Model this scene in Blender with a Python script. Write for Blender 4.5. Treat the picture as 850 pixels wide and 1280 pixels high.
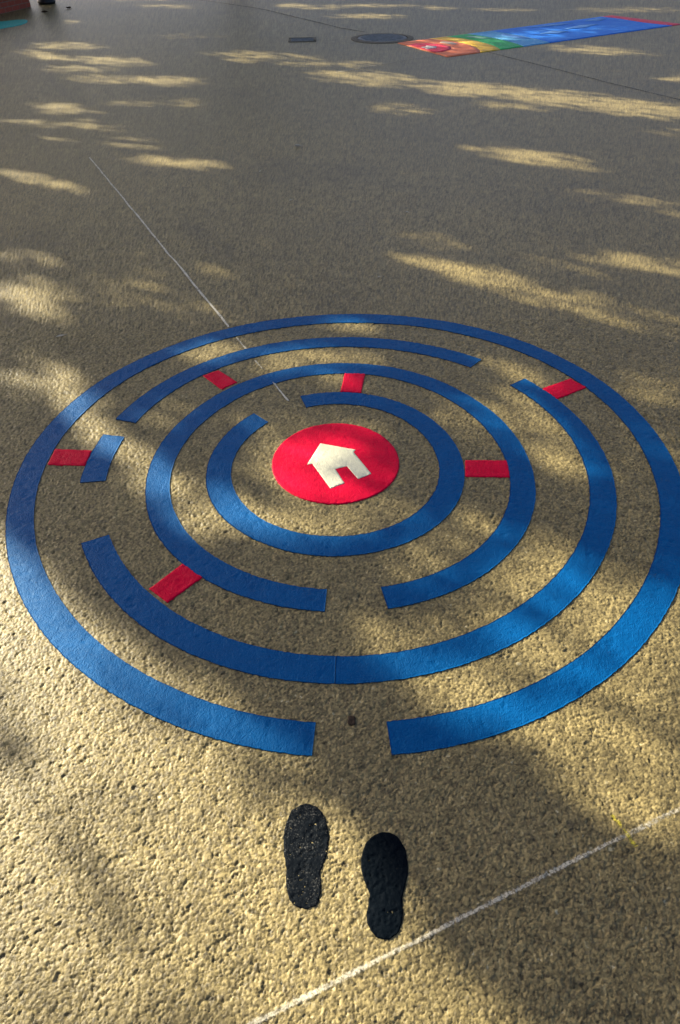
import bpy, math, random
import numpy as np
from mathutils import Vector, Matrix
from mathutils.geometry import delaunay_2d_cdt

for _o in list(bpy.data.objects):
    bpy.data.objects.remove(_o)
S = bpy.context.scene
COL = S.collection
R = math.radians

# ------------------------------------------------------------------ camera
CAM_H = 1.5
PITCH, ROLL = 0.73008907, -0.0189308
cam = bpy.data.cameras.new('camera')
cam.sensor_fit = 'HORIZONTAL'; cam.sensor_width = 36.0
cam.lens = 36.0 * 866.05 / 850.0
cam.clip_start = 0.05; cam.clip_end = 2000.0
cam_o = bpy.data.objects.new('camera', cam); COL.objects.link(cam_o)
_e1 = Vector((1, 0, 0)); _e2 = Vector((0, math.sin(PITCH), math.cos(PITCH))); _f = Vector((0, math.cos(PITCH), -math.sin(PITCH)))
_c, _s = math.cos(ROLL), math.sin(ROLL)
_m = Matrix.Identity(4)
for _i, _v in enumerate((_c * _e1 + _s * _e2, -_s * _e1 + _c * _e2, -_f, Vector((0, 0, CAM_H)))):
    for _k in range(3):
        _m[_k][_i] = _v[_k]
cam_o.matrix_world = _m
S.camera = cam_o
S.render.resolution_x, S.render.resolution_y = 680, 1024

# ------------------------------------------------------------------ sky, sun, exposure
SUN_EL = R(27.0); SUN_ROT = R(-55.0)          # clockwise from +Y: ahead and to the left
world = bpy.data.worlds.new('World'); S.world = world; world.use_nodes = True
_nt = world.node_tree
_sky = _nt.nodes.new('ShaderNodeTexSky'); _sky.sky_type = 'NISHITA'; _sky.sun_disc = False
_sky.sun_elevation = SUN_EL; _sky.sun_rotation = SUN_ROT
_sky.air_density = 0.5; _sky.dust_density = 2.3; _sky.ozone_density = 0.0
_bg = _nt.nodes['Background']; _bg.inputs['Strength'].default_value = 0.076
_nt.links.new(_sky.outputs['Color'], _bg.inputs['Color'])
SUN_DIR = Vector((math.sin(SUN_ROT) * math.cos(SUN_EL), math.cos(SUN_ROT) * math.cos(SUN_EL), math.sin(SUN_EL)))
sun = bpy.data.lights.new('sun', 'SUN'); sun.energy = 5.0; sun.angle = R(0.53); sun.color = (1.0, 0.93, 0.73)
sun_o = bpy.data.objects.new('sun', sun); COL.objects.link(sun_o)
sun_o.rotation_euler = (-SUN_DIR).to_track_quat('-Z', 'Y').to_euler()
sun_o.location = (-20, 14, 14)
S.view_settings.view_transform = 'Standard'; S.view_settings.look = 'None'
S.view_settings.gamma = 1.0; S.view_settings.exposure = 1.50
S.render.engine = 'CYCLES'

# ------------------------------------------------------------------ helpers
rng = np.random.default_rng(7)

def link(name, me, mat=None, parent=None):
    o = bpy.data.objects.new(name, me); COL.objects.link(o)
    if mat is not None: me.materials.append(mat)
    if parent is not None: o.parent = parent
    return o

def tag(o, label=None, cat=None, group=None, kind=None):
    if label: o['label'] = label
    if cat: o['category'] = cat
    if group: o['group'] = group
    if kind: o['kind'] = kind
    return o

def empty(name, loc=(0, 0, 0)):
    o = bpy.data.objects.new(name, None); COL.objects.link(o); o.location = loc; o.empty_display_size = 0.1
    return o

def mesh_np(name, verts, faces, smooth=True):
    """verts (N,3), faces (M,k) with one k -> mesh, fast"""
    verts = np.asarray(verts, np.float32); faces = np.asarray(faces, np.int32)
    me = bpy.data.meshes.new(name)
    n, k = faces.shape
    me.vertices.add(len(verts)); me.vertices.foreach_set('co', verts.ravel())
    me.loops.add(n * k); me.loops.foreach_set('vertex_index', faces.ravel())
    me.polygons.add(n); me.polygons.foreach_set('loop_start', np.arange(0, n * k, k, dtype=np.int32))
    me.polygons.foreach_set('use_smooth', np.full(n, smooth))
    me.update(calc_edges=True)
    return me

def mesh_list(name, verts, faces, smooth=False):
    me = bpy.data.meshes.new(name); me.from_pydata([tuple(map(float, v)) for v in verts], [], [tuple(f) for f in faces])
    if smooth: me.polygons.foreach_set('use_smooth', [True] * len(me.polygons))
    me.update(); return me

def add_attr(me, name, arr):
    a = me.attributes.new(name, 'FLOAT', 'POINT'); a.data.foreach_set('value', np.asarray(arr, np.float32))

# ---- hashed noise in metres (same field everywhere, so paint and ground share their relief)
def _hash(i, j, seed):
    i = i.astype(np.int64); j = j.astype(np.int64)
    h = (i * 374761393 + j * 668265263 + seed * 1442695041) & 0xFFFFFFFF
    h = ((h ^ (h >> 13)) * 1274126177) & 0xFFFFFFFF
    h = ((h ^ (h >> 16)) * 2246822519) & 0xFFFFFFFF
    return ((h ^ (h >> 15)) & 0xFFFFFF) / float(0x1000000)

def vnoise(x, y, cell, seed):
    x = x / cell; y = y / cell
    i = np.floor(x); j = np.floor(y); fx = x - i; fy = y - j
    fx = fx * fx * (3 - 2 * fx); fy = fy * fy * (3 - 2 * fy)
    a = _hash(i, j, seed); b = _hash(i + 1, j, seed); c = _hash(i, j + 1, seed); d = _hash(i + 1, j + 1, seed)
    return (a * (1 - fx) + b * fx) * (1 - fy) + (c * (1 - fx) + d * fx) * fy

def fbm(x, y, cell, seed, octs=4):
    t = 0.0; a = 0.5; n = 0.0
    for k in range(octs):
        t = t + a * vnoise(x, y, cell / 2 ** k, seed + k); n += a; a *= 0.5
    return t / n

def worley(x, y, cell, seed):
    """nearest and second nearest stone: distances, stone id, offset from the stone's centre (in cells)"""
    x = x / cell; y = y / cell; i = np.floor(x); j = np.floor(y)
    f1 = np.full(x.shape, 9.0); f2 = np.full(x.shape, 9.0); rid = np.zeros(x.shape); ox = np.zeros(x.shape); oy = np.zeros(x.shape)
    for di in (-1, 0, 1):
        for dj in (-1, 0, 1):
            ii = i + di; jj = j + dj
            dx = x - ii - _hash(ii, jj, seed); dy = y - jj - _hash(ii, jj, seed + 1)
            d = dx * dx + dy * dy
            nearer = d < f1
            f2 = np.where(nearer, f1, np.minimum(f2, d))
            f1 = np.where(nearer, d, f1)
            rid = np.where(nearer, _hash(ii, jj, seed + 2), rid); ox = np.where(nearer, dx, ox); oy = np.where(nearer, dy, oy)
    return np.sqrt(f1), np.sqrt(f2), rid, ox, oy

def sstep(a, b, x):
    t = np.clip((x - a) / (b - a), 0, 1); return t * t * (3 - 2 * t)

def relief(x, y):
    """asphalt: stones in binder, tops at 0, gaps and lost stones down to about -6 mm; returns (height, stone tone)"""
    wx = x + (vnoise(x, y, 0.0055, 31) - 0.5) * 0.006; wy = y + (vnoise(x, y, 0.0055, 37) - 0.5) * 0.006
    f1, f2, rid, ox, oy = worley(wx, wy, 0.0098, 3)
    ta = rid * 94.2; tilt = 0.0020 * (0.3 + (rid * 13.7) % 1.0)
    h = -0.0013 * (1 - sstep(0.0, 0.26, f2 - f1)) - 0.0008 * ((rid * 5.3) % 1.0) + tilt * (ox * np.cos(ta) + oy * np.sin(ta))
    h = np.where(rid < 0.955, h, h - 0.0026)
    g1, g2, rid2, px, py = worley(wx + 0.7, wy - 0.3, 0.0048, 11)
    tb = rid2 * 81.7
    h = h - 0.0011 * (1 - sstep(0.0, 0.30, g2 - g1)) - 0.0008 * rid2 + 0.0009 * (px * np.cos(tb) + py * np.sin(tb))
    h = h - 0.0016 * sstep(0.52, 0.85, fbm(x, y, 0.030, 51, 2))
    h = h + 0.0010
    return np.minimum(h, 0.0), 0.62 * rid2 + 0.38 * ((rid * 7.13) % 1.0)

def relief_soft(x, y, d=0.0035):
    t = 0
    for dx, dy in ((0, 0), (d, 0), (-d, 0), (0, d), (0, -d)):
        t = t + relief(x + dx, y + dy)[0]
    return t / 5.0

# ---- sheets laid on the asphalt
PAINT_T = 0.0018
def paint_z(x, y, lift=0.0):
    z = PAINT_T + lift + 0.52 * (relief_soft(x, y, 0.0028) + 0.0022) + 0.0004 * (fbm(x, y, 0.02, 71, 3) - 0.5)
    z = z - 0.0008 * sstep(0.86, 0.93, vnoise(x, y, 0.011, 77))     # pin holes where the paint sank between stones
    return z

def film_z(x, y, lift=0.0007):
    return relief(x, y)[0] + lift

def point_in(px, py, poly):
    inside = np.zeros(px.shape, bool); n = len(poly)
    for a in range(n):
        x0, y0 = poly[a]; x1, y1 = poly[(a + 1) % n]
        if y0 == y1: continue
        c = ((y0 > py) != (y1 > py)) & (px < (x1 - x0) * (py - y0) / (y1 - y0) + x0)
        inside ^= c
    return inside

def seg_dist(px, py, poly, closed=True):
    best = np.full(px.shape, 1e9); n = len(poly)
    for a in range(n if closed else n - 1):
        x0, y0 = poly[a]; x1, y1 = poly[(a + 1) % n]
        dx, dy = x1 - x0, y1 - y0; L = dx * dx + dy * dy + 1e-12
        t = np.clip(((px - x0) * dx + (py - y0) * dy) / L, 0, 1)
        best = np.minimum(best, np.hypot(px - x0 - t * dx, py - y0 - t * dy))
    return best

def densify(poly, step):
    out = []
    n = len(poly)
    for a in range(n):
        p0 = np.array(poly[a], float); p1 = np.array(poly[(a + 1) % n], float)
        k = max(1, int(np.hypot(*(p1 - p0)) / step))
        out += [tuple(p0 + (p1 - p0) * t / k) for t in range(k)]
    return out

def sheet(name, poly, zfun, mat, parent, step=0.005, skirt=-0.009, rough=0.0008):
    """outline -> triangulated sheet with relief and a thick edge"""
    rim = densify(poly, step)
    ra = np.array(rim)
    ra = ra + (np.stack([vnoise(ra[:, 0], ra[:, 1], 0.008, 91), vnoise(ra[:, 0], ra[:, 1], 0.008, 93)], 1) - 0.5) * 2 * rough
    x0, y0 = ra.min(0); x1, y1 = ra.max(0)
    gx, gy = np.meshgrid(np.arange(x0, x1, step), np.arange(y0, y1, step))
    gx = gx.ravel() + rng.uniform(-0.25, 0.25, gx.size) * step; gy = gy.ravel() + rng.uniform(-0.25, 0.25, gy.size) * step
    ok = point_in(gx, gy, ra) & (seg_dist(gx, gy, ra) > step * 0.55)
    pts = [Vector((float(a), float(b))) for a, b in ra] + [Vector((float(a), float(b))) for a, b in zip(gx[ok], gy[ok])]
    nr = len(ra)
    vs, es, fs, ov, oe, of = delaunay_2d_cdt(pts, [(i, (i + 1) % nr) for i in range(nr)], [], 1, 1e-7)
    V = np.array([(v[0], v[1]) for v in vs]); z = zfun(V[:, 0], V[:, 1])
    verts = [(V[i, 0], V[i, 1], z[i]) for i in range(len(V))]
    faces = []
    for t in fs:
        a, b, c = t[:3]
        ar = (V[b, 0] - V[a, 0]) * (V[c, 1] - V[a, 1]) - (V[b, 1] - V[a, 1]) * (V[c, 0] - V[a, 0])
        faces.append((a, b, c) if ar > 0 else (a, c, b))
    if skirt is not None:
        base = len(verts)
        area = sum(ra[i, 0] * ra[(i + 1) % nr, 1] - ra[(i + 1) % nr, 0] * ra[i, 1] for i in range(nr))
        verts += [(V[i, 0], V[i, 1], skirt) for i in range(nr)]
        for i in range(nr):
            j = (i + 1) % nr
            q = (i, base + i, base + j, j)
            faces.append(q if area > 0 else q[::-1])
    me = mesh_list(name, verts, faces, smooth=True)
    return link(name, me, mat, parent)

def ring_arc(name, ring, a0, a1, mat, parent, step=0.0042):
    """thick painted arc from angle a0 to a1 (degrees, a1 > a0)"""
    (cx, cy), (ro, ri), (c2, s2, c3, s3) = ring
    n = int(R(a1 - a0) * ro / step); m = int((ro - ri) / step)
    th = np.linspace(R(a0), R(a1), n + 1)
    ed = c2 * np.cos(2 * th) + s2 * np.sin(2 * th) + c3 * np.cos(3 * th) + s3 * np.sin(3 * th)
    t = np.linspace(0, 1, m + 1)
    wob_i = (vnoise(th * ri, th * 0 + ri, 0.010, 5) - 0.5) * 0.0022 + (vnoise(th * ri, th * 0 + ri, 0.25, 6) - 0.5) * 0.003
    wob_o = (vnoise(th * ro, th * 0 + ro, 0.010, 7) - 0.5) * 0.0022 + (vnoise(th * ro, th * 0 + ro, 0.25, 8) - 0.5) * 0.003
    rad = (ri + wob_i + ed)[:, None] * (1 - t)[None] + (ro + wob_o + ed)[:, None] * t[None]
    X = cx + rad * np.cos(th)[:, None]; Y = cy + rad * np.sin(th)[:, None]
    Z = paint_z(X, Y)
    Z[:, 0] -= 0.0005; Z[:, -1] -= 0.0005
    V = np.stack([X, Y, Z], -1).reshape(-1, 3); W = m + 1
    i, j = np.meshgrid(np.arange(n), np.arange(m), indexing='ij'); q = (i * W + j).ravel()
    F = [np.stack([q, q + 1, q + W + 1, q + W], 1)]
    rim = np.concatenate([np.arange(0, W), np.arange(1, n + 1) * W + m, n * W + np.arange(m - 1, -1, -1), np.arange(n - 1, 0, -1) * W])
    base = len(V); low = V[rim].copy(); low[:, 2] = -0.009
    V = np.concatenate([V, low]); k = np.arange(len(rim)); k2 = np.roll(k, -1)
    F.append(np.stack([rim[k2], rim[k], base + k, base + k2], 1)[:, ::-1])
    return link(name, mesh_np(name, V, np.concatenate(F)), mat, parent)

def strip(name, pts, width, zfun, mat, parent=None, step=0.006, end_taper=True):
    """thin flat line along a polyline"""
    P = [np.array(p, float) for p in pts]; C = []
    for a, b in zip(P[:-1], P[1:]):
        k = max(1, int(np.hypot(*(b - a)) / step)); C += [a + (b - a) * t / k for t in range(k)]
    C.append(P[-1]); C = np.array(C); n = len(C)
    d = np.gradient(C, axis=0); d /= np.hypot(d[:, 0], d[:, 1])[:, None]; nrm = np.stack([-d[:, 1], d[:, 0]], 1)
    m = max(2, int(width / step)); t = np.linspace(-0.5, 0.5, m + 1)
    wv = width * (0.75 + 0.5 * vnoise(C[:, 0], C[:, 1], 0.05, 15))
    off = (vnoise(C[:, 0], C[:, 1], 0.12, 16) - 0.5) * width * 0.35
    XY = C[:, None, :] + nrm[:, None, :] * (wv[:, None] * t[None] + off[:, None])[..., None]
    Z = zfun(XY[..., 0], XY[..., 1])
    V = np.concatenate([XY, Z[..., None]], -1).reshape(-1, 3); W = m + 1
    i, j = np.meshgrid(np.arange(n - 1), np.arange(m), indexing='ij'); q = (i * W + j).ravel()
    me = mesh_np(name, V, np.stack([q, q + W, q + W + 1, q + 1], 1))
    add_attr(me, 'across', np.tile(np.abs(t) * 2, n))
    return link(name, me, mat, parent)

def tube(path, radii, seg=8, cap=True):
    V, F = [], []
    n = len(path)
    for k in range(n):
        a = Vector(path[max(0, k - 1)]); b = Vector(path[min(n - 1, k + 1)])
        d = (b - a).normalized(); u = d.orthogonal().normalized(); v = d.cross(u)
        for s in range(seg):
            th = 2 * math.pi * s / seg
            p = Vector(path[k]) + (u * math.cos(th) + v * math.sin(th)) * radii[k]
            V.append(tuple(p))
    for k in range(n - 1):
        for s in range(seg):
            F.append((k * seg + s, k * seg + (s + 1) % seg, (k + 1) * seg + (s + 1) % seg, (k + 1) * seg + s))
    if cap: F.append(tuple(range((n - 1) * seg, n * seg)))
    return V, F

def lathe(profile, seg=32):
    V, F = [], []
    for r, z in profile:
        for s in range(seg):
            th = 2 * math.pi * s / seg; V.append((r * math.cos(th), r * math.sin(th), z))
    for k in range(len(profile) - 1):
        for s in range(seg):
            F.append((k * seg + s, k * seg + (s + 1) % seg, (k + 1) * seg + (s + 1) % seg, (k + 1) * seg + s))
    return V, F

def box(x0, x1, y0, y1, z0, z1):
    V = [(x0, y0, z0), (x1, y0, z0), (x1, y1, z0), (x0, y1, z0), (x0, y0, z1), (x1, y0, z1), (x1, y1, z1), (x0, y1, z1)]
    F = [(0, 3, 2, 1), (4, 5, 6, 7), (0, 1, 5, 4), (1, 2, 6, 5), (2, 3, 7, 6), (3, 0, 4, 7)]
    return V, F

# ------------------------------------------------------------------ materials
class NT:
    def __init__(s, name):
        s.m = bpy.data.materials.new(name); s.m.use_nodes = True; s.t = s.m.node_tree
        s.b = s.t.nodes['Principled BSDF']; s.out = s.t.nodes['Material Output']
        tc = s.t.nodes.new('ShaderNodeTexCoord'); s.co = tc.outputs['Object']
    def n(s, typ, **kw):
        o = s.t.nodes.new(typ)
        for k, v in kw.items(): setattr(o, k, v)
        return o
    def put(s, sock, v):
        if isinstance(v, bpy.types.NodeSocket): s.t.links.new(v, sock)
        else: sock.default_value = v
    def noise(s, scale, detail=3, rough=0.55, co=None):
        o = s.n('ShaderNodeTexNoise'); s.put(o.inputs['Vector'], co or s.co)
        o.inputs['Scale'].default_value = scale; o.inputs['Detail'].default_value = detail; o.inputs['Roughness'].default_value = rough
        return o.outputs['Fac']
    def voro(s, scale, feature='F1', out='Distance'):
        o = s.n('ShaderNodeTexVoronoi', feature=feature); s.put(o.inputs['Vector'], s.co); o.inputs['Scale'].default_value = scale
        return o.outputs[out]
    def math(s, op, a, b=0.0, clamp=False):
        o = s.n('ShaderNodeMath', operation=op, use_clamp=clamp); s.put(o.inputs[0], a); s.put(o.inputs[1], b); return o.outputs[0]
    def rng(s, v, a, b, c=0.0, d=1.0):
        o = s.n('ShaderNodeMapRange'); s.put(o.inputs[0], v)
        for k, q in enumerate((a, b, c, d)): o.inputs[1 + k].default_value = q
        return o.outputs[0]
    def mix(s, f, a, b, mode='MIX'):
        o = s.n('ShaderNodeMix', data_type='RGBA', blend_type=mode); s.put(o.inputs[0], f)
        s.put(o.inputs[6], a if isinstance(a, bpy.types.NodeSocket) else (*a, 1)); s.put(o.inputs[7], b if isinstance(b, bpy.types.NodeSocket) else (*b, 1))
        return o.outputs[2]
    def attr(s, name):
        o = s.n('ShaderNodeAttribute', attribute_name=name); return o.outputs['Fac']
    def bump(s, h, dist, strength=1.0, normal=None):
        o = s.n('ShaderNodeBump'); s.put(o.inputs['Height'], h); o.inputs['Distance'].default_value = dist; s.put(o.inputs['Strength'], strength)
        if normal: s.put(o.inputs['Normal'], normal)
        s.t.links.new(o.outputs[0], s.b.inputs['Normal']); return o.outputs[0]
    def set(s, **kw):
        for k, v in kw.items():
            k = {'tint': 'Specular Tint', 'color': 'Base Color', 'rough': 'Roughness', 'spec': 'Specular IOR Level', 'metal': 'Metallic', 'alpha': 'Alpha'}[k]
            s.put(s.b.inputs[k], (*v, 1) if isinstance(v, tuple) else v)
        return s.m

def mat_asphalt():
    k = NT('asphalt')
    tone = k.attr('tone'); stain = k.attr('stain')
    big = k.noise(0.9, 4, 0.6); mid = k.noise(9.0, 4, 0.6); fine = k.noise(420.0, 2, 0.6)
    grit = k.voro(190.0, out='Color'); sep = k.n('ShaderNodeSeparateColor'); k.put(sep.inputs[0], grit)
    t = k.math('ADD', k.math('MULTIPLY', tone, 0.62), k.math('MULTIPLY', sep.outputs[0], 0.26))
    t = k.math('ADD', t, k.math('MULTIPLY', fine, 0.22))
    t = k.rng(t, 0.22, 0.82)
    c = k.mix(t, A_DARK, A_LIGHT)
    c = k.mix(k.rng(tone, 0.88, 0.97), c, A_PALE)                 # a few pale stones
    c = k.mix(k.math('MULTIPLY', k.rng(sep.outputs[1], 0.9, 0.96), 0.6), c, A_GREY)
    c = k.mix(k.rng(big, 0.35, 0.7, 0.0, 0.35), c, A_GREY)
    c = k.mix(k.rng(mid, 0.45, 0.8, 0.0, 0.30), c, A_DARK)
    c = k.mix(k.math('MULTIPLY', stain, 0.75), c, A_STAIN)
    # relief the mesh does not carry: fine grain everywhere, stone relief beyond the finely meshed part
    far = k.math('ADD', k.math('MULTIPLY', k.attr('flat'), 0.9), 0.10)
    n1 = k.bump(k.math('ADD', k.voro(80.0), k.math('MULTIPLY', k.noise(160.0, 3, 0.6), 0.8)), 0.0042, far)
    k.bump(k.noise(520.0, 2, 0.7), 0.0009, 0.8, n1)
    return k.set(color=c, rough=k.rng(fine, 0.3, 0.7, 0.38, 0.54), spec=0.30)

def mat_paint(name, col, col2, rough=0.42, scuff=(0.5, 0.5, 0.5), scuff_amt=0.12, tint=(1.0, 1.0, 1.0), spec=0.2):
    k = NT(name)
    c = k.mix(k.rng(k.noise(14.0, 5, 0.65), 0.3, 0.7), col, col2)
    c = k.mix(k.math('MULTIPLY', k.rng(k.noise(240.0, 3, 0.7), 0.62, 0.74), scuff_amt), c, scuff)
    c = k.mix(k.math('MULTIPLY', k.rng(k.voro(46.0), 0.10, 0.03), 0.35), c, (col[0] * 0.3, col[1] * 0.3, col[2] * 0.35))
    c = k.mix(k.rng(k.math('ADD', k.math('MULTIPLY', k.noise(150.0, 3, 0.7), 0.55), k.math('MULTIPLY', k.noise(7.0, 3, 0.6), 0.45)), 0.635, 0.68, 0.0, 0.6), c, (0.10, 0.085, 0.05))   # chips and grime
    k.bump(k.math('ADD', k.noise(330.0, 3, 0.6), k.math('MULTIPLY', k.noise(190.0, 2, 0.5), 1.0)), 0.0022, 0.9)
    return k.set(color=c, rough=k.rng(k.noise(60.0, 3), 0.3, 0.7, rough - 0.07, rough + 0.1), spec=spec, tint=tint)

def mat_worn(name, col, under, lo, hi, rough=0.6, scale=260.0, spec=0.25):
    """thin paint worn through to the stones beneath"""
    k = NT(name)
    w = k.rng(k.math('ADD', k.math('MULTIPLY', k.noise(scale, 3, 0.7), 0.7), k.math('MULTIPLY', k.noise(25.0, 3, 0.6), 0.3)), lo, hi)
    c = k.mix(w, col, under)
    k.bump(k.noise(300.0, 3, 0.6), 0.0012, 0.7)
    return k.set(color=c, rough=rough, spec=spec)

def mat_chalk(name, col, lo, hi, edge=0.5):
    """broken chalk or dusty paint that only sits on the stone tops"""
    k = NT(name)
    d = k.math('ADD', k.math('MULTIPLY', k.noise(170.0, 4, 0.7), 0.7), k.math('MULTIPLY', k.noise(16.0, 3, 0.6), 0.3))
    a = k.math('SUBTRACT', k.rng(d, lo, hi), k.rng(k.attr('across'), edge, 1.15), clamp=True)
    return k.set(color=col, rough=0.9, spec=0.2, alpha=a)

def mat_plain(name, col, rough=0.6, spec=0.4, metal=0.0, var=0.25, scale=30.0, bump=0.0):
    k = NT(name)
    c = k.mix(k.rng(k.noise(scale, 4, 0.6), 0.3, 0.75), col, tuple(v * (1 - var) for v in col))
    if bump: k.bump(k.noise(scale * 3, 3), bump, 0.7)
    return k.set(color=c, rough=rough, spec=spec, metal=metal)

def mat_leaf():
    k = NT('leaf_green')
    c = k.mix(k.rng(k.noise(0.8, 3), 0.35, 0.65), (0.045, 0.085, 0.020), (0.085, 0.105, 0.025))
    k.set(color=c, rough=0.55, spec=0.3)
    tr = k.n('ShaderNodeBsdfTranslucent'); k.put(tr.inputs[0], k.mix(0.5, c, (0.10, 0.14, 0.02)))
    mx = k.n('ShaderNodeMixShader'); mx.inputs[0].default_value = 0.22
    k.t.links.new(k.b.outputs[0], mx.inputs[1]); k.t.links.new(tr.outputs[0], mx.inputs[2]); k.t.links.new(mx.outputs[0], k.out.inputs['Surface'])
    return k.m

def mat_brick():
    k = NT('red_brick')
    o = k.n('ShaderNodeTexBrick'); k.put(o.inputs['Vector'], k.co)
    sp = k.n('ShaderNodeSeparateXYZ'); k.put(sp.inputs[0], k.co); cb = k.n('ShaderNodeCombineXYZ'); k.put(cb.inputs[0], k.math('ADD', sp.outputs[0], sp.outputs[1])); k.put(cb.inputs[1], sp.outputs[2]); k.put(o.inputs['Vector'], cb.outputs[0])
    o.inputs['Color1'].default_value = (0.42, 0.085, 0.05, 1); o.inputs['Color2'].default_value = (0.34, 0.07, 0.04, 1); o.inputs['Mortar'].default_value = (0.30, 0.16, 0.11, 1)
    o.inputs['Scale'].default_value = 1.0; o.inputs['Brick Width'].default_value = 0.225; o.inputs['Row Height'].default_value = 0.075; o.inputs['Mortar Size'].default_value = 0.008
    c = k.mix(k.rng(k.noise(12.0, 4), 0.3, 0.7, 0.0, 0.4), o.outputs['Color'], (0.16, 0.05, 0.035))
    k.bump(k.math('SUBTRACT', k.noise(60.0, 3), k.math('MULTIPLY', o.outputs['Fac'], 1.5)), 0.006, 0.7)
    return k.set(color=c, rough=0.85, spec=0.2)

A_DARK, A_LIGHT, A_PALE, A_GREY, A_STAIN = (0.056, 0.042, 0.018), (0.42, 0.324, 0.136), (0.66, 0.56, 0.34), (0.165, 0.135, 0.074), (0.055, 0.048, 0.038)
M = dict(
    asphalt=mat_asphalt(),
    blue=mat_paint('blue_thermoplastic', (0.0002, 0.080, 0.265), (0.0002, 0.066, 0.225), 0.50, (0.01, 0.20, 0.45), 0.12, (0.14, 0.66, 1.0), 0.20),
    red=mat_paint('red_thermoplastic', (0.80, 0.003, 0.044), (0.72, 0.002, 0.037), 0.48, (0.75, 0.05, 0.08), 0.12, (1.0, 0.4, 0.5), 0.08),
    cream=mat_paint('cream_thermoplastic', (0.84, 0.80, 0.59), (0.78, 0.74, 0.53), 0.6, (0.5, 0.46, 0.36)),
    foot=mat_worn('dark_navy_paint', (0.0008, 0.003, 0.006), (0.03, 0.028, 0.024), 0.64, 0.76, 0.7, spec=0.05),
    foot_worn=mat_worn('dark_navy_paint_worn', (0.002, 0.004, 0.007), (0.09, 0.088, 0.082), 0.545, 0.68, 0.7, spec=0.06),
    chalk=mat_chalk('white_chalk', (0.72, 0.66, 0.52), 0.33, 0.52),
    chalk_dust=mat_chalk('white_chalk_dust', (0.63, 0.57, 0.43), 0.36, 0.58, 0.35),
    chalk_faint=mat_chalk('faint_white_chalk', (0.58, 0.53, 0.42), 0.42, 0.66),
    chalk_yellow=mat_chalk('yellow_chalk', (0.62, 0.52, 0.06), 0.44, 0.60),
    tar=mat_chalk('dark_joint_filler', (0.050, 0.042, 0.030), 0.36, 0.62, 0.4),
    leaf=mat_leaf(),
    bark=mat_plain('bark', (0.11, 0.085, 0.06), 0.9, 0.2, 0, 0.5, 12.0, 0.02),
    brick=mat_brick(),
    stone=mat_plain('coping_stone', (0.36, 0.33, 0.28), 0.85, 0.3, 0, 0.3, 10.0, 0.004),
    soil=mat_plain('dark_soil', (0.05, 0.035, 0.022), 0.95, 0.2, 0, 0.4, 25.0, 0.02),
    black=mat_plain('black_plastic', (0.012, 0.012, 0.013), 0.5, 0.4, 0, 0.3, 20.0),
    iron=mat_plain('cast_iron', (0.31, 0.32, 0.32), 0.7, 0.15, 0.0, 0.4, 25.0, 0.002),
    dark=mat_plain('painted_well_shade', (0.11, 0.098, 0.08), 0.9, 0.1),  # shade of the drain opening, put into the colour
    collar=mat_plain('concrete_collar', (0.22, 0.19, 0.14), 0.9, 0.3, 0, 0.35, 30.0, 0.003),
    dry=mat_plain('dry_leaf_pale', (0.62, 0.56, 0.44), 0.8, 0.3, 0, 0.3, 200.0),
    dry_brown=mat_plain('dry_leaf_brown', (0.09, 0.055, 0.03), 0.8, 0.3, 0, 0.4, 200.0),
    p_red=mat_worn('panel_red', (0.72, 0.015, 0.06), (0.72, 0.20, 0.24), 0.5, 0.7, 0.6, 22.0),
    p_salmon=mat_worn('panel_orange', (0.90, 0.22, 0.09), (0.86, 0.42, 0.28), 0.52, 0.75, 0.6, 18.0),
    p_yellow=mat_worn('panel_yellow', (0.88, 0.52, 0.05), (0.80, 0.62, 0.30), 0.5, 0.75, 0.6, 18.0),
    p_green=mat_worn('panel_green', (0.04, 0.48, 0.13), (0.18, 0.62, 0.36), 0.5, 0.75, 0.6, 18.0),
    p_cyan=mat_worn('panel_light_blue', (0.08, 0.38, 0.72), (0.35, 0.60, 0.80), 0.48, 0.7, 0.6, 14.0),
    p_blue=mat_worn('panel_blue', (0.015, 0.20, 0.78), (0.10, 0.36, 0.85), 0.50, 0.72, 0.6, 7.0),
    p_pink=mat_worn('panel_pink_red', (0.72, 0.05, 0.10), (0.75, 0.25, 0.28), 0.5, 0.75, 0.6, 18.0),
    p_white=mat_plain('panel_white', (0.74, 0.66, 0.62), 0.7),
    p_teal=mat_worn('turquoise_paint', (0.04, 0.50, 0.42), (0.20, 0.62, 0.58), 0.5, 0.75, 0.6, 18.0),
)

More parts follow.
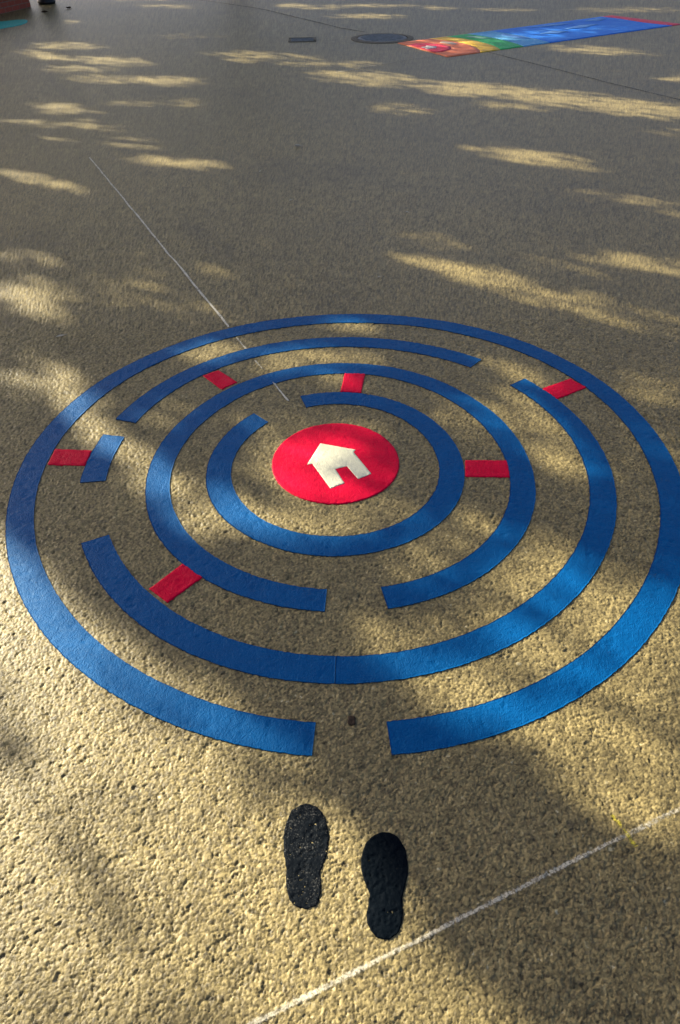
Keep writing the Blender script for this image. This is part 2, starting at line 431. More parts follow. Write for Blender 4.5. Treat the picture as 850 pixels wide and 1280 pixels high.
# ------------------------------------------------------------------ ground: one sheet, finely meshed where stones can be told apart
def half_w(y): return 0.72 + 0.375 * np.maximum(y, 0.0)
def ground_rows():
    ys = [-400.0, -120.0, -40.0, -14.0, -5.0, -2.0, -1.0, -0.7] + list(np.arange(-0.55, 0.20, 0.0055)); y = 0.20
    while y < 20.0:
        ys.append(y); px = (y * y + CAM_H ** 2) / (693.0 * CAM_H)
        y += px * (0.85 if y < 3.0 else 1.6)
    while y < 900.0:
        ys.append(y); y *= 1.12
    return np.array(ys + [900.0])
NCOL = 830
SEAM = [(-4.463, 11.831), (-3.607, 10.011), (-2.972, 8.676), (-2.449, 7.687), (-2.0, 6.791), (-1.556, 5.849), (-1.012, 4.606), (-0.6, 3.8)]
def build_ground():
    ys = ground_rows(); hw = half_w(ys)
    u = np.linspace(-1, 1, NCOL); side = np.linspace(0, 1, 105)[1:]; sw = 0.85 + 0.06 * np.maximum(ys, 0.0)
    out = np.array([0.15, 0.6, 2.0, 7.0, 25.0, 90.0, 600.0])
    right = np.concatenate([hw[:, None] + sw[:, None] * side[None], (hw + sw)[:, None] + out[None]], 1)
    X = np.concatenate([-right[:, ::-1], hw[:, None] * u[None], right], 1)
    Y = np.repeat(ys[:, None], X.shape[1], 1)
    Z, tone = relief(X, Y)
    dx = np.abs(np.gradient(X, axis=1)); fx = 1 - sstep(0.020, 0.06, dx)
    dy = np.abs(np.gradient(Y, axis=0)); fy = 1 - sstep(0.010, 0.06, dy); fb = 1 - sstep(0.08, 0.3, dy) * (Y < 0.5); fx = fx * fb; fade = fx * (0.25 + 0.75 * fy)
    Z = Z * fade - 0.0015 * (1 - fade); tone = 0.5 + (tone - 0.5) * (0.7 + 0.3 * fy) * fx
    stain = np.zeros_like(X)
    near = (Y > 2.5) & (Y < 14)
    d = seg_dist(X[near], Y[near], SEAM, False)
    wv = 0.05 + 0.10 * vnoise(X[near], Y[near], 0.8, 61)
    stain[near] = (1 - sstep(0.3, 1.0, d / wv)) * sstep(0.25, 0.6, vnoise(X[near], Y[near], 0.7, 62)) * 0.34
    blot = sstep(0.62, 0.80, fbm(X, Y, 0.9, 81, 4)); stain = np.maximum(stain, 0.28 * blot)
    spots = sstep(0.93, 0.96, vnoise(X, Y, 0.03, 85)) * (Y < 6); stain = np.maximum(stain, 0.5 * spots * (vnoise(X, Y, 0.5, 86) > 0.55))
    n, m = X.shape; q = (np.arange(n - 1)[:, None] * m + np.arange(m - 1)[None]).ravel()
    me = mesh_np('ground', np.stack([X, Y, Z], -1).reshape(-1, 3), np.stack([q, q + 1, q + m + 1, q + m], 1))

    add_attr(me, 'tone', tone.ravel()); add_attr(me, 'flat', np.maximum(0.8 * (1 - fx) * (Y < 14), 0.31 * (1 - fy)).ravel()); add_attr(me, 'stain', stain.ravel())
    tag(link('ground', me, M['asphalt']), kind='structure')
build_ground()

# ------------------------------------------------------------------ trees ahead to the left, out of the picture, whose crowns dapple the ground
SUNFLECKS=[
(-3.619,11.254,0.515,-0.059,0.096,-0.339,0.75),
(-3.665,10.518,0.494,-0.361,0.084,-0.297,0.80),
(-2.682,10.022,0.513,-0.189,0.074,-0.330,0.85),
(-2.943,9.534,0.442,-0.044,0.068,-0.253,0.50),
(-2.517,8.934,0.398,-0.038,0.065,-0.271,0.55),
(-1.758,8.732,0.381,-0.098,0.050,-0.303,0.75),
(-2.619,7.600,0.319,-0.093,0.066,-0.239,0.65),
(-2.820,7.112,0.297,-0.062,0.059,-0.183,0.65),
(-2.575,6.617,0.477,-0.123,0.066,-0.216,0.85),
(-2.350,7.046,0.457,-0.256,0.108,-0.446,0.60),
(-1.640,6.246,0.296,-0.110,0.032,-0.171,0.85),
(-1.188,5.676,0.377,-0.090,0.022,-0.147,0.85),
(-2.127,5.304,0.449,-0.294,0.031,-0.128,0.85),
(-1.353,7.630,0.188,-0.016,0.030,-0.206,0.45),
(-1.990,7.718,0.333,-0.028,0.038,-0.175,0.30),
(-3.010,15.475,0.625,-0.096,0.064,-0.363,0.55),
(-4.174,13.661,0.148,-0.020,0.066,-0.241,0.40),
(-0.685,15.234,0.316,-0.049,0.014,-0.352,0.85),
(-0.183,14.927,0.421,-0.064,0.003,-0.339,0.50),
(0.801,15.003,0.837,-0.130,-0.015,-0.285,0.50),
(0.539,13.670,0.591,-0.084,-0.013,-0.337,0.70),
(-0.837,10.213,0.735,-0.293,0.017,-0.285,0.55),
(-1.058,9.906,0.215,-0.023,0.020,-0.216,0.60),
(-0.372,9.625,0.303,-0.031,0.006,-0.206,0.60),
(0.003,8.827,0.278,-0.150,-0.007,-0.308,0.60),
(-1.978,11.893,0.580,-0.071,0.033,-0.225,0.20),
(1.866,14.504,0.295,-0.045,-0.032,-0.268,0.45),
(2.888,14.135,0.544,-0.081,-0.048,-0.256,0.40),
(3.276,10.164,0.541,-0.250,-0.101,-0.339,0.65),
(4.919,13.831,0.996,-0.149,-0.129,-0.394,0.30),
(0.475,8.651,0.450,-0.244,-0.029,-0.425,0.65),
(1.412,8.039,0.588,-0.260,-0.057,-0.337,0.95),
(2.184,7.572,0.567,-0.302,-0.091,-0.338,0.85),
(2.816,7.060,0.534,-0.335,-0.120,-0.330,0.90),
(0.239,9.512,0.298,-0.031,-0.006,-0.252,0.40),
(3.614,8.355,0.193,-0.018,-0.106,-0.281,0.45),
(0.626,7.270,0.271,-0.128,-0.022,-0.221,0.45),
(1.660,7.249,0.430,-0.139,-0.040,-0.189,0.40),
(1.489,5.625,0.439,-0.275,-0.048,-0.184,0.90),
(2.833,6.247,0.203,-0.015,-0.065,-0.172,0.30),
(1.861,4.627,0.423,-0.267,-0.056,-0.150,0.20),
(0.657,3.562,0.326,-0.166,-0.026,-0.121,0.95),
(0.924,3.323,0.140,-0.084,-0.032,-0.109,0.40),
(1.648,3.621,0.280,-0.144,-0.046,-0.114,0.70),
(1.212,3.130,0.344,-0.188,-0.052,-0.142,0.38),
(1.549,2.950,0.185,-0.091,-0.052,-0.116,0.32),
(1.202,3.631,0.239,-0.067,-0.036,-0.126,0.12),
(-1.566,3.376,0.243,-0.112,0.052,-0.223,0.85),
(-1.684,3.823,0.254,-0.110,0.031,-0.123,0.28),
(-1.083,3.510,0.278,-0.167,0.028,-0.271,0.22),
(-0.678,3.159,0.212,-0.125,0.004,-0.166,0.20),
(-0.664,3.561,0.150,-0.067,0.007,-0.121,0.22),
(0.559,4.007,0.261,-0.116,-0.024,-0.145,0.15),
(-1.297,2.719,0.249,-0.249,-0.004,-0.103,0.28),
(-1.349,2.541,0.161,-0.133,0.004,-0.110,0.25),
(-0.875,2.126,0.182,-0.188,-0.021,-0.096,0.95),
(-1.064,2.378,0.215,-0.209,-0.011,-0.105,0.70),
(-0.696,1.905,0.135,-0.154,-0.034,-0.092,0.85),
(-0.562,1.772,0.151,-0.164,-0.029,-0.075,0.50),
(-0.373,1.767,0.133,-0.131,-0.038,-0.107,0.75),
(-0.192,1.624,0.203,-0.068,-0.008,-0.088,0.60),
(-0.194,1.935,0.113,-0.003,0.009,-0.184,0.55),
(-0.532,2.746,0.197,0.081,0.022,-0.098,0.60),
(-0.689,2.252,0.103,0.072,0.020,-0.052,0.35),
(-0.246,2.665,0.202,0.050,0.013,-0.109,0.70),
(0.030,2.676,0.207,-0.008,-0.001,-0.069,0.85),
(-0.039,2.525,0.166,-0.006,0.000,-0.077,0.50),
(0.072,2.986,0.223,-0.009,-0.002,-0.080,0.35),
(-0.013,1.657,0.232,-0.007,-0.001,-0.108,0.42),
(-0.067,1.908,0.196,-0.006,0.002,-0.172,0.40),
(-0.282,2.184,0.152,-0.005,0.009,-0.128,0.30),
(0.021,2.122,0.149,-0.005,-0.002,-0.123,0.35),
(0.663,2.207,0.075,-0.163,-0.111,-0.162,0.45),
(0.780,1.999,0.060,-0.172,-0.097,-0.113,0.60),
(0.477,2.186,0.080,-0.099,-0.039,-0.082,0.40),
(0.786,2.495,0.144,-0.166,-0.037,-0.079,0.30),
(0.330,1.519,0.165,0.118,0.025,-0.092,0.50),
(0.173,1.389,0.118,0.025,0.004,-0.076,0.35),
(0.440,1.588,0.075,-0.002,-0.018,-0.110,0.35),
(0.500,1.381,0.153,0.139,0.031,-0.074,0.55),
(1.551,10.599,0.607,-0.069,-0.073,-0.549,0.30),
(3.051,11.492,1.069,0.322,-0.129,-0.563,0.25),
(1.287,2.415,0.114,-0.109,-0.093,-0.169,0.20),
(1.164,1.986,0.113,-0.004,-0.051,-0.142,0.20),
]
SUNPOLYS=[
( [(-1.274, 1.712), (-1.077, 1.6), (-0.999, 1.555), (-0.87, 1.416), (-0.743, 1.298), (-0.475, 1.072), (-0.256, 0.95), (-0.184, 0.911), (-0.149, 0.857), (-0.108, 0.786), (-0.083, 0.738), (-0.021, 0.697), (0.029, 0.631), (0.072, 0.55), (0.133, 0.476), (0.172, 0.427), (0.204, 0.368), (0.264, 0.295), (0.304, 0.25), (-0.689, 0.265)] ,0.93,0.045),
( [(0.026, 1.159), (0.095, 1.246), (0.243, 1.181), (0.382, 1.233), (0.523, 1.38), (0.666, 1.482), (0.763, 1.439), (0.856, 1.325), (1.027, 1.351), (0.715, 0.562), (0.611, 0.645), (0.552, 0.708), (0.496, 0.765), (0.405, 0.852), (0.328, 0.9), (0.23, 0.969), (0.147, 1.058)] ,0.72,0.050),
]
DIMS=[
(-0.739,0.799,0.142,-0.087,-0.015,-0.044,0.68),
(-0.503,0.584,0.147,-0.095,-0.023,-0.039,0.45),
(-0.838,0.980,0.087,-0.033,0.003,-0.118,0.40),
(0.493,1.083,0.128,0.049,0.005,-0.062,0.45),
(0.748,0.808,0.059,-0.028,-0.039,-0.055,0.50),
(0.672,1.017,0.128,0.034,-0.003,-0.046,0.20),
(0.390,1.150,0.108,0.043,0.006,-0.050,0.25),
(-0.234,0.723,0.098,-0.057,-0.022,-0.047,0.12),
]

def sunlit(x, y):
    """how much direct sun the crowns let through to ground point x, y"""
    keep = np.full(x.shape, 1 - 0.02)
    for cx, cy, ux, uy, vx, vy, t in SUNFLECKS:
        det = ux * vy - uy * vx; dx, dy = x - cx, y - cy
        a = (dx * vy - dy * vx) / det; b = (ux * dy - uy * dx) / det
        keep = keep * (1 - t * (1 - sstep(0.28, 1.42, np.hypot(a, b))))
    T = 1 - keep
    for poly, t, soft in SUNPOLYS:
        near = (x > -2.5) & (x < 2.5) & (y < 2.5)
        xx, yy = x[near], y[near]
        sd = seg_dist(xx, yy, poly); sd = np.where(point_in(xx, yy, poly), sd, -sd)
        v = t * sstep(-soft, soft, sd)
        T[near] = 1 - (1 - T[near]) * (1 - v)
    for cx, cy, ux, uy, vx, vy, t in DIMS:
        det = ux * vy - uy * vx; dx, dy = x - cx, y - cy
        a = (dx * vy - dy * vx) / det; b = (ux * dy - uy * dx) / det
        T = T * (1 - t * (1 - sstep(0.3, 1.4, np.hypot(a, b))))
    # beyond the picture the crowns go on with gaps of the same kind
    sx, sy = SUN_DIR.x, SUN_DIR.y; L = math.hypot(sx, sy); al = (x * sx + y * sy) / L; ac = (-x * sy + y * sx) / L
    other = 0.85 * sstep(0.60, 0.72, fbm(al / 3.2, ac, 0.55, 201, 3))
    outside = sstep(0.0, 0.5, np.abs(x) - (0.72 + 0.37 * np.maximum(y, 0))) + sstep(16.0, 17.5, y)
    outside = np.clip(outside, 0, 1) * (y > 0.6)
    return np.clip(T * (1 - outside) + other * outside, 0.012, 0.985)

TRUNKS = [(-14.6, 8.2, 'shade tree left of the paving, nearest to the camera'),
          (-9.2, 11.2, 'shade tree just left of the paving beside the brick planter'),
          (-15.2, 15.4, 'shade tree far out on the left, second in its row'),
          (-8.2, 18.6, 'shade tree beyond the brick planter and black bin'),
          (-13.8, 23.0, 'shade tree at the far left end of the row'),
          (-2.4, 22.4, 'shade tree straight ahead beyond the manhole cover')]
def build_trees():
    cell = 0.04
    gx, gy = np.meshgrid(np.arange(-9.5, 9.5, cell), np.arange(-0.9, 18.5, cell))
    gx, gy = gx.ravel(), gy.ravel()
    ok = np.abs(gx) < 1.35 + 0.44 * np.maximum(gy, 0.0); gx, gy = gx[ok], gy[ok]
    lam = -np.log(sunlit(gx, gy))
    LA, LB = 0.088, 0.062
    per = LA * LB * 0.5 * 0.84 / math.sin(SUN_EL)          # mean shaded ground per leaf: leaves turn to the sun
    cnt = np.floor(lam * cell * cell / per + rng.random(len(lam))).astype(int)
    idx = np.repeat(np.arange(len(gx)), cnt); n = len(idx)
    px = gx[idx] + rng.uniform(-0.5, 0.5, n) * cell; py = gy[idx] + rng.uniform(-0.5, 0.5, n) * cell
    top = 4.6 + 2.6 * fbm(px, py, 3.0, 301, 2)
    h = 3.7 + (top - 3.7) * rng.random(n)
    P = np.stack([px, py, np.zeros(n)], 1) + h[:, None] * (np.array(SUN_DIR) / SUN_DIR.z)[None]
    nv = np.array(SUN_DIR)[None] + 0.42 * rng.normal(size=(n, 3)); nv /= np.linalg.norm(nv, axis=1)[:, None]
    a = np.cross(nv, rng.normal(size=(n, 3))); a /= np.linalg.norm(a, axis=1)[:, None]
    b = np.cross(nv, a)
    s = rng.uniform(0.8, 1.2, n)[:, None]
    V = np.stack([P - a * LA / 2 * s, P + b * LB / 2 * s - a * LA * 0.08 * s, P + a * LA / 2 * s, P - b * LB / 2 * s - a * LA * 0.08 * s], 1)
    T = np.array([(t[0], t[1]) for t in TRUNKS]); d2 = ((P[:, None, :2] - T[None]) ** 2).sum(-1); own = d2.argmin(1)
    for k, (tx, ty, lab) in enumerate(TRUNKS):
        m = own == k; c = int(m.sum())
        if c < 50: continue
        root = empty('shade_tree', (tx, ty, 0)); tag(root, lab, 'tree', 'shade trees outside the picture')
        loc = V[m].reshape(-1, 3) - np.array([tx, ty, 0.0])
        link('crown', mesh_np('crown', loc, np.arange(4 * c).reshape(c, 4), smooth=False), M['leaf'], root)
        lean = rng.uniform(-0.15, 0.15, 2)
        path = [(lean[0] * t * t, lean[1] * t * t, 4.3 * t) for t in np.linspace(0, 1, 7)]
        path[0] = (0, 0, -0.05)
        v, f = tube(path, [0.27, 0.20, 0.17, 0.155, 0.145, 0.135, 0.11], 12)
        link('trunk', mesh_list('trunk', v, f, True), M['bark'], root)
        cen = P[m] - np.array([tx, ty, 0.0])
        for q in rng.choice(c, 9, replace=False):
            e = cen[q]; z0 = rng.uniform(2.6, 4.0); t0 = z0 / 4.3; st = np.array([lean[0] * t0 * t0, lean[1] * t0 * t0, z0])
            pts = [st + (e - st) * t + np.array([0, 0, 0.35 * math.sin(math.pi * t)]) for t in np.linspace(0, 1, 7)]
            v, f = tube(pts, list(np.linspace(0.07, 0.010, 7)), 6)
            link('limb', mesh_list('limb', v, f, True), M['bark'], root)

build_trees()

# ------------------------------------------------------------------ the painted maze
RINGS = [((0.0252, 1.9609), (1.1413, 1.0540), (0.0082, 0.0007, -0.0033, 0.0078)),
         ((0.0183, 1.9424), (0.9189, 0.8331), (0.0002, -0.0019, 0.0041, 0.0036)),
         ((0.0027, 1.9340), (0.6764, 0.5935), (-0.0086, -0.0024, -0.0027, -0.0069)),
         ((-0.0130, 1.9327), (0.4550, 0.3690), (-0.0061, 0.0004, -0.0014, -0.0034))]
maze = tag(empty('painted_maze', (0, 0, 0)), 'round blue and red maze painted on the asphalt around a white house symbol', 'ground marking')
ring_arc('arc', RINGS[0], -85.76, 360 - 95.1, M['blue'], maze)['label'] = 'outermost blue ring of the maze, open at the bottom'
ring_arc('arc', RINGS[1], -92.45, 35.33, M['blue'], maze)
ring_arc('arc', RINGS[1], -154.6, -92.51, M['blue'], maze)
ring_arc('arc', RINGS[1], 49.2, 161.5, M['blue'], maze)
ring_arc('arc', RINGS[1], 167.95, 360 - 174.25, M['blue'], maze)['label'] = 'short detached blue piece on the left'
ring_arc('arc', RINGS[2], -79.3, 360 - 94.3, M['blue'], maze)
ring_arc('arc', RINGS[3], 134.1 - 360, 107.3, M['blue'], maze)['label'] = 'innermost blue ring around the red disc'
BARS = [[(-1.0342, 2.0487), (-0.8964, 2.0346), (-0.8991, 1.9453), (-1.0326, 1.9563)], [(-0.561, 2.5443), (-0.5026, 2.5877), (-0.4134, 2.4883), (-0.4715, 2.4349)],
        [(0.031, 2.5421), (0.116, 2.5357), (0.0942, 2.3909), (0.0108, 2.3998)], [(0.8267, 2.398), (0.9542, 2.4672), (1.0005, 2.3979), (0.8647, 2.3171)],
        [(0.4448, 1.9361), (0.5944, 1.9291), (0.5818, 1.8356), (0.4313, 1.8445)], [(-0.5578, 1.3557), (-0.4749, 1.4564), (-0.4091, 1.3975), (-0.4952, 1.3025)]]
for b in BARS:
    sheet('bar', b, lambda x, y: paint_z(x, y, -0.0004), M['red'], maze)
th = np.linspace(0, 2 * math.pi, 160, endpoint=False)
rr = 0.2274 - 0.0035 * np.cos(2 * th) - 0.0012 * np.sin(3 * th)
disc = sheet('disc', list(zip(-0.0122 + rr * np.cos(th), 1.9445 + rr * np.sin(th))), lambda x, y: paint_z(x, y), M['red'], maze)
HOUSE = [(-0.0668, 2.0498), (0.0604, 2.0069), (0.0528, 1.9928), (0.1101, 1.8674), (0.0637, 1.8404), (0.0268, 1.9124), (-0.0139, 1.8978), (0.0168, 1.8202), (-0.0309, 1.792), (-0.0939, 1.9297), (-0.1122, 1.9257)]
sheet('house_symbol', HOUSE, lambda x, y: paint_z(x, y, 0.0009), M['cream'], disc, rough=0.0004)

# ------------------------------------------------------------------ footprints
def smooth_closed(P, k=6):
    P = np.array(P); out = []; n = len(P)
    for i in range(n):
        p0, p1, p2, p3 = P[i - 1], P[i], P[(i + 1) % n], P[(i + 2) % n]
        for t in np.linspace(0, 1, k, endpoint=False):
            out.append(tuple(0.5 * (2 * p1 + (p2 - p0) * t + (2 * p0 - 5 * p1 + 4 * p2 - p3) * t * t + (3 * p1 - p0 - 3 * p2 + p3) * t ** 3)))
    return out
FL = [(-0.0882, 0.7102), (-0.0669, 0.7053), (-0.0492, 0.6872), (-0.0387, 0.6575), (-0.037, 0.6322), (-0.0412, 0.6027), (-0.0502, 0.5805), (-0.0559, 0.5681), (-0.0533, 0.5464), (-0.0547, 0.5224), (-0.0609, 0.5077), (-0.0783, 0.5), (-0.099, 0.5026), (-0.1145, 0.5131), (-0.1219, 0.5355), (-0.1247, 0.5615), (-0.1253, 0.5756), (-0.1308, 0.6044), (-0.1332, 0.6373), (-0.1295, 0.6678), (-0.1201, 0.6921), (-0.1057, 0.7061)]
FR = [(0.0777, 0.646), (0.098, 0.6431), (0.1141, 0.6294), (0.124, 0.6062), (0.1257, 0.5773), (0.1228, 0.5525), (0.1142, 0.5268), (0.109, 0.5121), (0.1093, 0.496), (0.105, 0.4719), (0.0959, 0.4539), (0.0798, 0.4439), (0.0659, 0.4434), (0.0494, 0.4519), (0.0393, 0.4688), (0.0379, 0.4915), (0.0429, 0.5147), (0.0441, 0.5251), (0.0361, 0.5448), (0.0305, 0.5696), (0.0314, 0.595), (0.0399, 0.6208), (0.055, 0.6372)]
tag(sheet('footprint', smooth_closed(FL), lambda x, y: 0.85 * film_z(x, y, 0.0) + 0.0014, M['foot_worn'], None, step=0.0032, rough=0.0016), 'left dark shoe footprint painted on the ground, worn grey with pale specks', 'footprint', 'painted footprints')
tag(sheet('footprint', smooth_closed(FR), lambda x, y: 0.80 * film_z(x, y, 0.0) + 0.0018, M['foot'], None, step=0.0032, rough=0.0012), 'right near-black navy shoe footprint closest to the white line, paint intact', 'footprint', 'painted footprints')

# ------------------------------------------------------------------ chalk and set-out lines, joints
LF = [(-1.879, 5.827), (-1.443, 4.93), (-0.938, 3.878), (-0.86, 3.729), (-0.633, 3.253), (-0.5, 2.978)]
ln = empty('chalk_line', (0, 0, 0))
tag(ln, 'thin pale set-out line running from the far left into the top of the maze', 'line marking')
strip('stroke', LF, 0.0150, lambda x, y: 0.0022 + 0 * x, M['chalk'], ln)
strip('stroke', [(-0.452, 2.875), (-0.421, 2.807), (-0.402, 2.768)], 0.012, lambda x, y: film_z(x, y, 0.0024), M['chalk_dust'], ln)
strip('stroke', [(-0.352, 2.665), (-0.317, 2.594)], 0.012, lambda x, y: film_z(x, y, 0.0024), M['chalk_dust'], ln)
strip('stroke', [(-0.268, 2.49), (-0.198, 2.342)], 0.011, lambda x, y: film_z(x, y, 0.0024), M['chalk'], ln)
ln2 = tag(empty('chalk_line', (0, 0, 0)), 'white dusty line crossing the ground below the right footprint', 'line marking')
strip('stroke', [(-0.186, 0.308), (0.098, 0.427), (0.348, 0.529), (0.570, 0.622)], 0.0120, lambda x, y: film_z(x, y, 0.0014), M['chalk_dust'], ln2, step=0.0035)
strip('stroke', [(0.570, 0.622), (0.750, 0.693), (0.966, 0.780)], 0.014, lambda x, y: film_z(x, y, 0.0012), M['chalk_faint'], ln2, step=0.0035)
tag(strip('chalk_mark', [(0.578, 0.675), (0.593, 0.641), (0.608, 0.607)], 0.0125, lambda x, y: film_z(x, y, 0.0016), M['chalk_yellow'], None, step=0.003), 'short yellow chalk tick crossing the white line near the right edge', 'chalk mark')
tag(strip('chalk_line', [(0.048, 9.002), (0.513, 9.384), (0.807, 9.607), (1.38, 9.99)], 0.045, lambda x, y: 0.0035 + 0 * x, M['chalk_faint'], None, step=0.02), 'faint pale line leading to the near left corner of the rainbow panel', 'line marking')
for pts, w, nm in (([(1.896, 10.201), (2.271, 9.404), (2.515, 8.898), (2.707, 8.483), (2.884, 8.1), (3.261, 7.378), (3.9, 6.1)], 0.032, 'pavement_joint'),
                   ([(-2.6, 16.5), (-1.871, 15.657), (-1.15, 14.739), (-0.424, 13.426), (0.135, 12.398), (0.473, 11.963)], 0.05, 'pavement_joint')):
    tag(strip(nm, pts, w, lambda x, y: 0.0030 + 0 * x, M['tar'], None, step=0.02), kind='structure')

# ------------------------------------------------------------------ small brown spot in the mouth of the maze
tag(sheet('gum_spot', smooth_closed([(0.011, 0.927), (0.020, 0.9285), (0.028, 0.924), (0.0285, 0.914), (0.027, 0.904), (0.018, 0.903), (0.010, 0.907), (0.0095, 0.917)], 4), lambda x, y: film_z(x, y, 0.0016) * 0.6 + 0.001, mat_plain('brown_gum', (0.040, 0.022, 0.010), 0.7, 0.3), None, step=0.003), 'small square brown gum spot between the open ends of the outer ring', 'gum spot')

# ------------------------------------------------------------------ rainbow panel far right
PA, PB, PC, PD = (np.array(p) for p in ((0.877, 10.931), (4.391, 13.170), (5.088, 12.113), (1.401, 9.835)))
PL, PW = 4.17, 1.215
def puv(u, v):
    s, t = u / PL, v / PW
    return tuple((PA * (1 - s) + PB * s) * (1 - t) + (PD * (1 - s) + PC * s) * t)
panel = tag(empty('rainbow_panel', (float(PA[0]), float(PA[1]), 0)), 'long rainbow coloured panel painted on the ground at the upper right', 'ground marking')
panel.location = (0, 0, 0)
def pband(name, poly, mat, z, parent=None):
    return sheet(name, [puv(*p) for p in poly], lambda x, y: z + 0 * x, mat, parent or panel, step=0.05, skirt=-0.002, rough=0.006)
UC, VC = -0.02, 0.58
def arc_pts(r, k=22):
    """right-hand boundary u(v) of a band of radius r, from v = 0 to v = PW, slightly flattened"""
    out = []
    for v in np.linspace(0, PW, k):
        d = abs(v - VC) * 0.80
        out.append((max(0.0, UC + math.sqrt(max(r * r - d * d, 0.0))), float(v)))
    return out
def band(name, r0, r1, mat):
    a, b = arc_pts(r0), arc_pts(r1)
    pband(name, a + b[::-1], mat, 0.0045)
pband('orange_band', [(0, 0)] + arc_pts(0.72) + [(0, PW)], M['p_salmon'], 0.0045)
band('yellow_band', 0.72, 0.97, M['p_yellow'])
band('green_band', 0.97, 1.30, M['p_green'])
band('light_blue_band', 1.30, 1.72, M['p_cyan'])
e1 = [(3.93 + 0.03 * math.sin(6 * v), float(v)) for v in np.linspace(0, PW, 14)]
pband('blue_field', arc_pts(1.72) + e1[::-1], M['p_blue'], 0.0045)
pband('end_strip', e1 + [(PL, PW), (PL, 0)], M['p_pink'], 0.0045)
ctr = pband('red_centre', [(0.03, 0.24), (0.16, 0.21), (0.31, 0.29), (0.41, 0.48), (0.41, 0.68), (0.30, 0.84), (0.14, 0.90), (0.02, 0.88)], M['p_red'], 0.0085)
pband('white_patch', [(0.06, 0.50), (0.16, 0.50), (0.16, 0.46), (0.26, 0.57), (0.17, 0.69), (0.17, 0.65), (0.06, 0.66), (0.06, 0.60), (0.10, 0.60), (0.10, 0.56), (0.06, 0.56)], M['p_white'], 0.0125, ctr)
for pts in ([(0.47, 0.34), (0.56, 0.30), (0.62, 0.42), (0.60, 0.60), (0.52, 0.56)], [(1.02, 0.20), (1.10, 0.18), (1.20, 0.36), (1.22, 0.52), (1.12, 0.46)],
            [(1.50, 0.40), (1.60, 0.30), (1.66, 0.62), (1.62, 0.86), (1.54, 0.74)], [(2.3, 0.15), (2.75, 0.10), (3.1, 0.22), (2.7, 0.26)], [(2.5, 0.55), (3.0, 0.42), (3.3, 0.50), (2.9, 0.62)],
            [(3.35, 0.18), (3.7, 0.10), (3.8, 0.20), (3.55, 0.30)], [(2.0, 0.62), (2.3, 0.55), (2.45, 0.72), (2.2, 0.78)]):
    pband('pale_streak', pts, mat_plain('panel_pale', (0.14, 0.36, 0.80) if pts[0][0] > 1.3 else (0.75, 0.55, 0.42) if pts[0][0] < 0.9 else (0.35, 0.62, 0.45), 0.7), 0.0085)

# ------------------------------------------------------------------ turquoise stroke far left
tag(sheet('paint_stroke', smooth_closed([(-5.9, 13.2), (-5.394, 13.80), (-5.093, 14.0), (-4.93, 13.8), (-4.90, 13.45), (-5.02, 13.12), (-5.3, 12.75), (-5.7, 12.4)], 5), lambda x, y: 0.0045 + 0 * x, M['p_teal'], None, step=0.05, skirt=-0.002, rough=0.01), 'turquoise painted stroke on the ground at the far left edge', 'ground marking')

# ------------------------------------------------------------------ manhole cover and gully near the rainbow panel
mh = tag(empty('manhole_cover', (0.70, 11.36, 0)), 'dark blue-grey round manhole cover beside the tip of the rainbow panel', 'manhole cover')
def part(name, vf, mat, parent, smooth=False, loc=None):
    o = link(name, mesh_list(name, vf[0], vf[1], smooth), mat, parent)
    if loc: o.location = loc
    return o
part('frame', lathe([(0.43, -0.01), (0.43, 0.004), (0.37, 0.009), (0.345, 0.009), (0.345, -0.008)], 48), M['collar'], mh)
cv = part('cover', lathe([(0.335, -0.01), (0.335, 0.006), (0.32, 0.010), (0.0005, 0.010)], 48), M['iron'], mh)
for i in range(-3, 4):
    w = math.sqrt(0.29 ** 2 - (i * 0.08) ** 2)
    part('rib', box(-w, w, i * 0.08 - 0.014, i * 0.08 + 0.014, 0.009, 0.017), M['iron'], cv)
gl = tag(empty('drain_gully', (-0.39, 11.34, 0)), 'small dark drain with a pale rim left of the manhole cover', 'drain'); gl.scale = (0.9, 0.7, 1.0)
for nm, b in (('rim', (-0.21, 0.21, 0.17, 0.21)), ('rim', (-0.21, 0.21, -0.21, -0.17)), ('rim', (-0.21, -0.17, -0.17, 0.17)), ('rim', (0.17, 0.21, -0.17, 0.17))):
    part(nm, box(*b, -0.01, 0.012 if b[0] > 0 or b[2] > 0 else 0.006), M['collar'], gl)
part('well', box(-0.17, 0.17, -0.17, 0.17, -0.03, 0.0025), M['dark'], gl)  # solid block, its dark colour stands for shade between the bars
for i in range(5):
    part('bar', box(-0.17, 0.17, -0.14 + i * 0.07 - 0.011, -0.14 + i * 0.07 + 0.011, 0.003, 0.008), M['iron'], gl)

# ------------------------------------------------------------------ brick planter and black bin in the far left corner
bp = tag(empty('brick_planter', (-5.77, 14.65, 0)), 'red brick planter in the top left corner beyond the turquoise stroke', 'planter')
bp.rotation_euler = (0, 0, R(-13.0))
part('front_wall', box(-0.20, 0.0, -2.2, 1.15, -0.02, 0.46), M['brick'], bp)
part('end_wall', box(-1.6, -0.20, 0.95, 1.148, -0.02, 0.46), M['brick'], bp)
part('back_wall', box(-1.8, -1.6, -2.2, 1.15, -0.02, 0.46), M['brick'], bp)
part('coping', box(-0.24, 0.04, -2.24, 1.19, 0.462, 0.53), M['stone'], bp)
part('coping', box(-1.56, -0.24, 0.91, 1.187, 0.462, 0.53), M['stone'], bp)
part('coping', box(-1.84, -1.56, -2.24, 1.19, 0.462, 0.53), M['stone'], bp)
part('soil', box(-1.6, -0.2, -2.19, 0.95, 0.0, 0.42), M['soil'], bp)
bn = tag(empty('litter_bin', (-5.36, 16.25, 0)), 'black litter bin standing behind the end of the brick planter', 'bin')
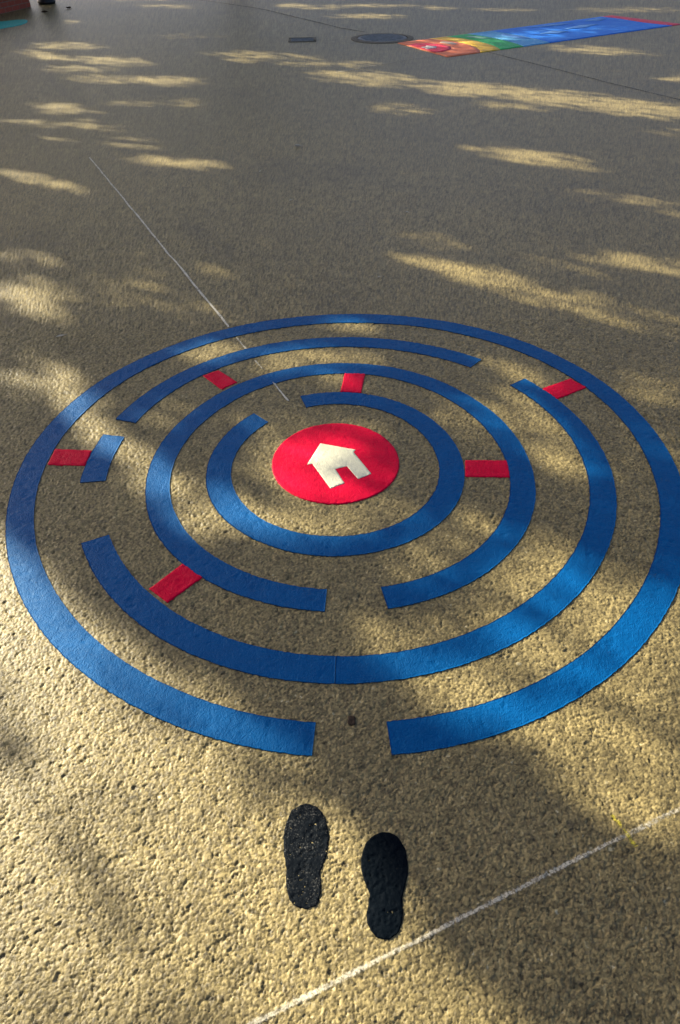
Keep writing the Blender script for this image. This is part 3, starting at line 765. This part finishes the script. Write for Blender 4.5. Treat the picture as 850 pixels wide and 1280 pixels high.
part('body', lathe([(0.0, 0.0), (0.15, 0.0), (0.165, 0.03), (0.165, 0.05), (0.15, 0.06), (0.19, 0.72)], 28), M['black'], bn, True)
part('lid', lathe([(0.20, 0.72), (0.205, 0.76), (0.19, 0.80), (0.09, 0.86), (0.0, 0.865)], 28), M['black'], bn, True)

# ------------------------------------------------------------------ fallen leaves and bits
def dry_leaf(loc, L, W, rz, curl, mat, label):
    n = 8; V, F = [], []
    for i in range(n + 1):
        t = i / n; w = W * math.sin(math.pi * min(0.98, t * 0.93 + 0.04)) * 0.5
        for s in (-1, -0.5, 0, 0.5, 1):
            V.append((L * (t - 0.5), s * w, 0.003 + curl * (abs(s) ** 2) * w + curl * 0.4 * L * (t - 0.5) ** 2))
    for i in range(n):
        for s in range(4): F.append((i * 5 + s, (i + 1) * 5 + s, (i + 1) * 5 + s + 1, i * 5 + s + 1))
    o = link('fallen_leaf', mesh_list('fallen_leaf', V, F, True), mat); o.location = (*loc, 0.0005); o.rotation_euler = (0, 0, rz)
    st, sf = tube([(L * 0.5 - 0.002, 0, 0.004), (L * 0.62, 0.003, 0.006), (L * 0.75, 0.004, 0.004)], [0.0012, 0.001, 0.0008], 5)
    link('stalk', mesh_list('stalk', st, sf), mat, o)
    tag(o, label, 'leaf', 'fallen leaves and bits on the asphalt'); return o
dry_leaf((-1.263, 2.915), 0.040, 0.014, R(25), 0.5, M['dry'], 'pale dry leaf lying left of the maze outside the outer ring')
dry_leaf((-0.281, 6.033), 0.060, 0.030, R(-10), 0.5, M['dry'], 'pale fallen leaf right of the far end of the thin line')
dry_leaf((-0.531, 5.374), 0.030, 0.016, R(70), 0.6, M['dry'], 'tiny pale leaf on dark asphalt just right of the thin line')
dry_leaf((-0.283, 4.734), 0.030, 0.012, R(40), 0.6, M['dry'], 'tiny pale bit on the asphalt above the middle of the maze, left one')
dry_leaf((0.227, 3.5), 0.018, 0.010, R(15), 0.6, M['dry'], 'tiny pale bit just above the top of the outer ring')
dry_leaf((0.455, 4.466), 0.024, 0.012, R(-30), 0.6, M['dry'], 'tiny pale bit above the bright streak right of centre')
dry_leaf((-4.982, 14.872), 0.12, 0.08, R(20), 0.7, M['dry_brown'], 'dark dry leaf in front of the brick planter')
dry_leaf((-4.707, 15.385), 0.12, 0.08, R(-30), 0.7, M['dry_brown'], 'dark dry leaf right of the black bin')
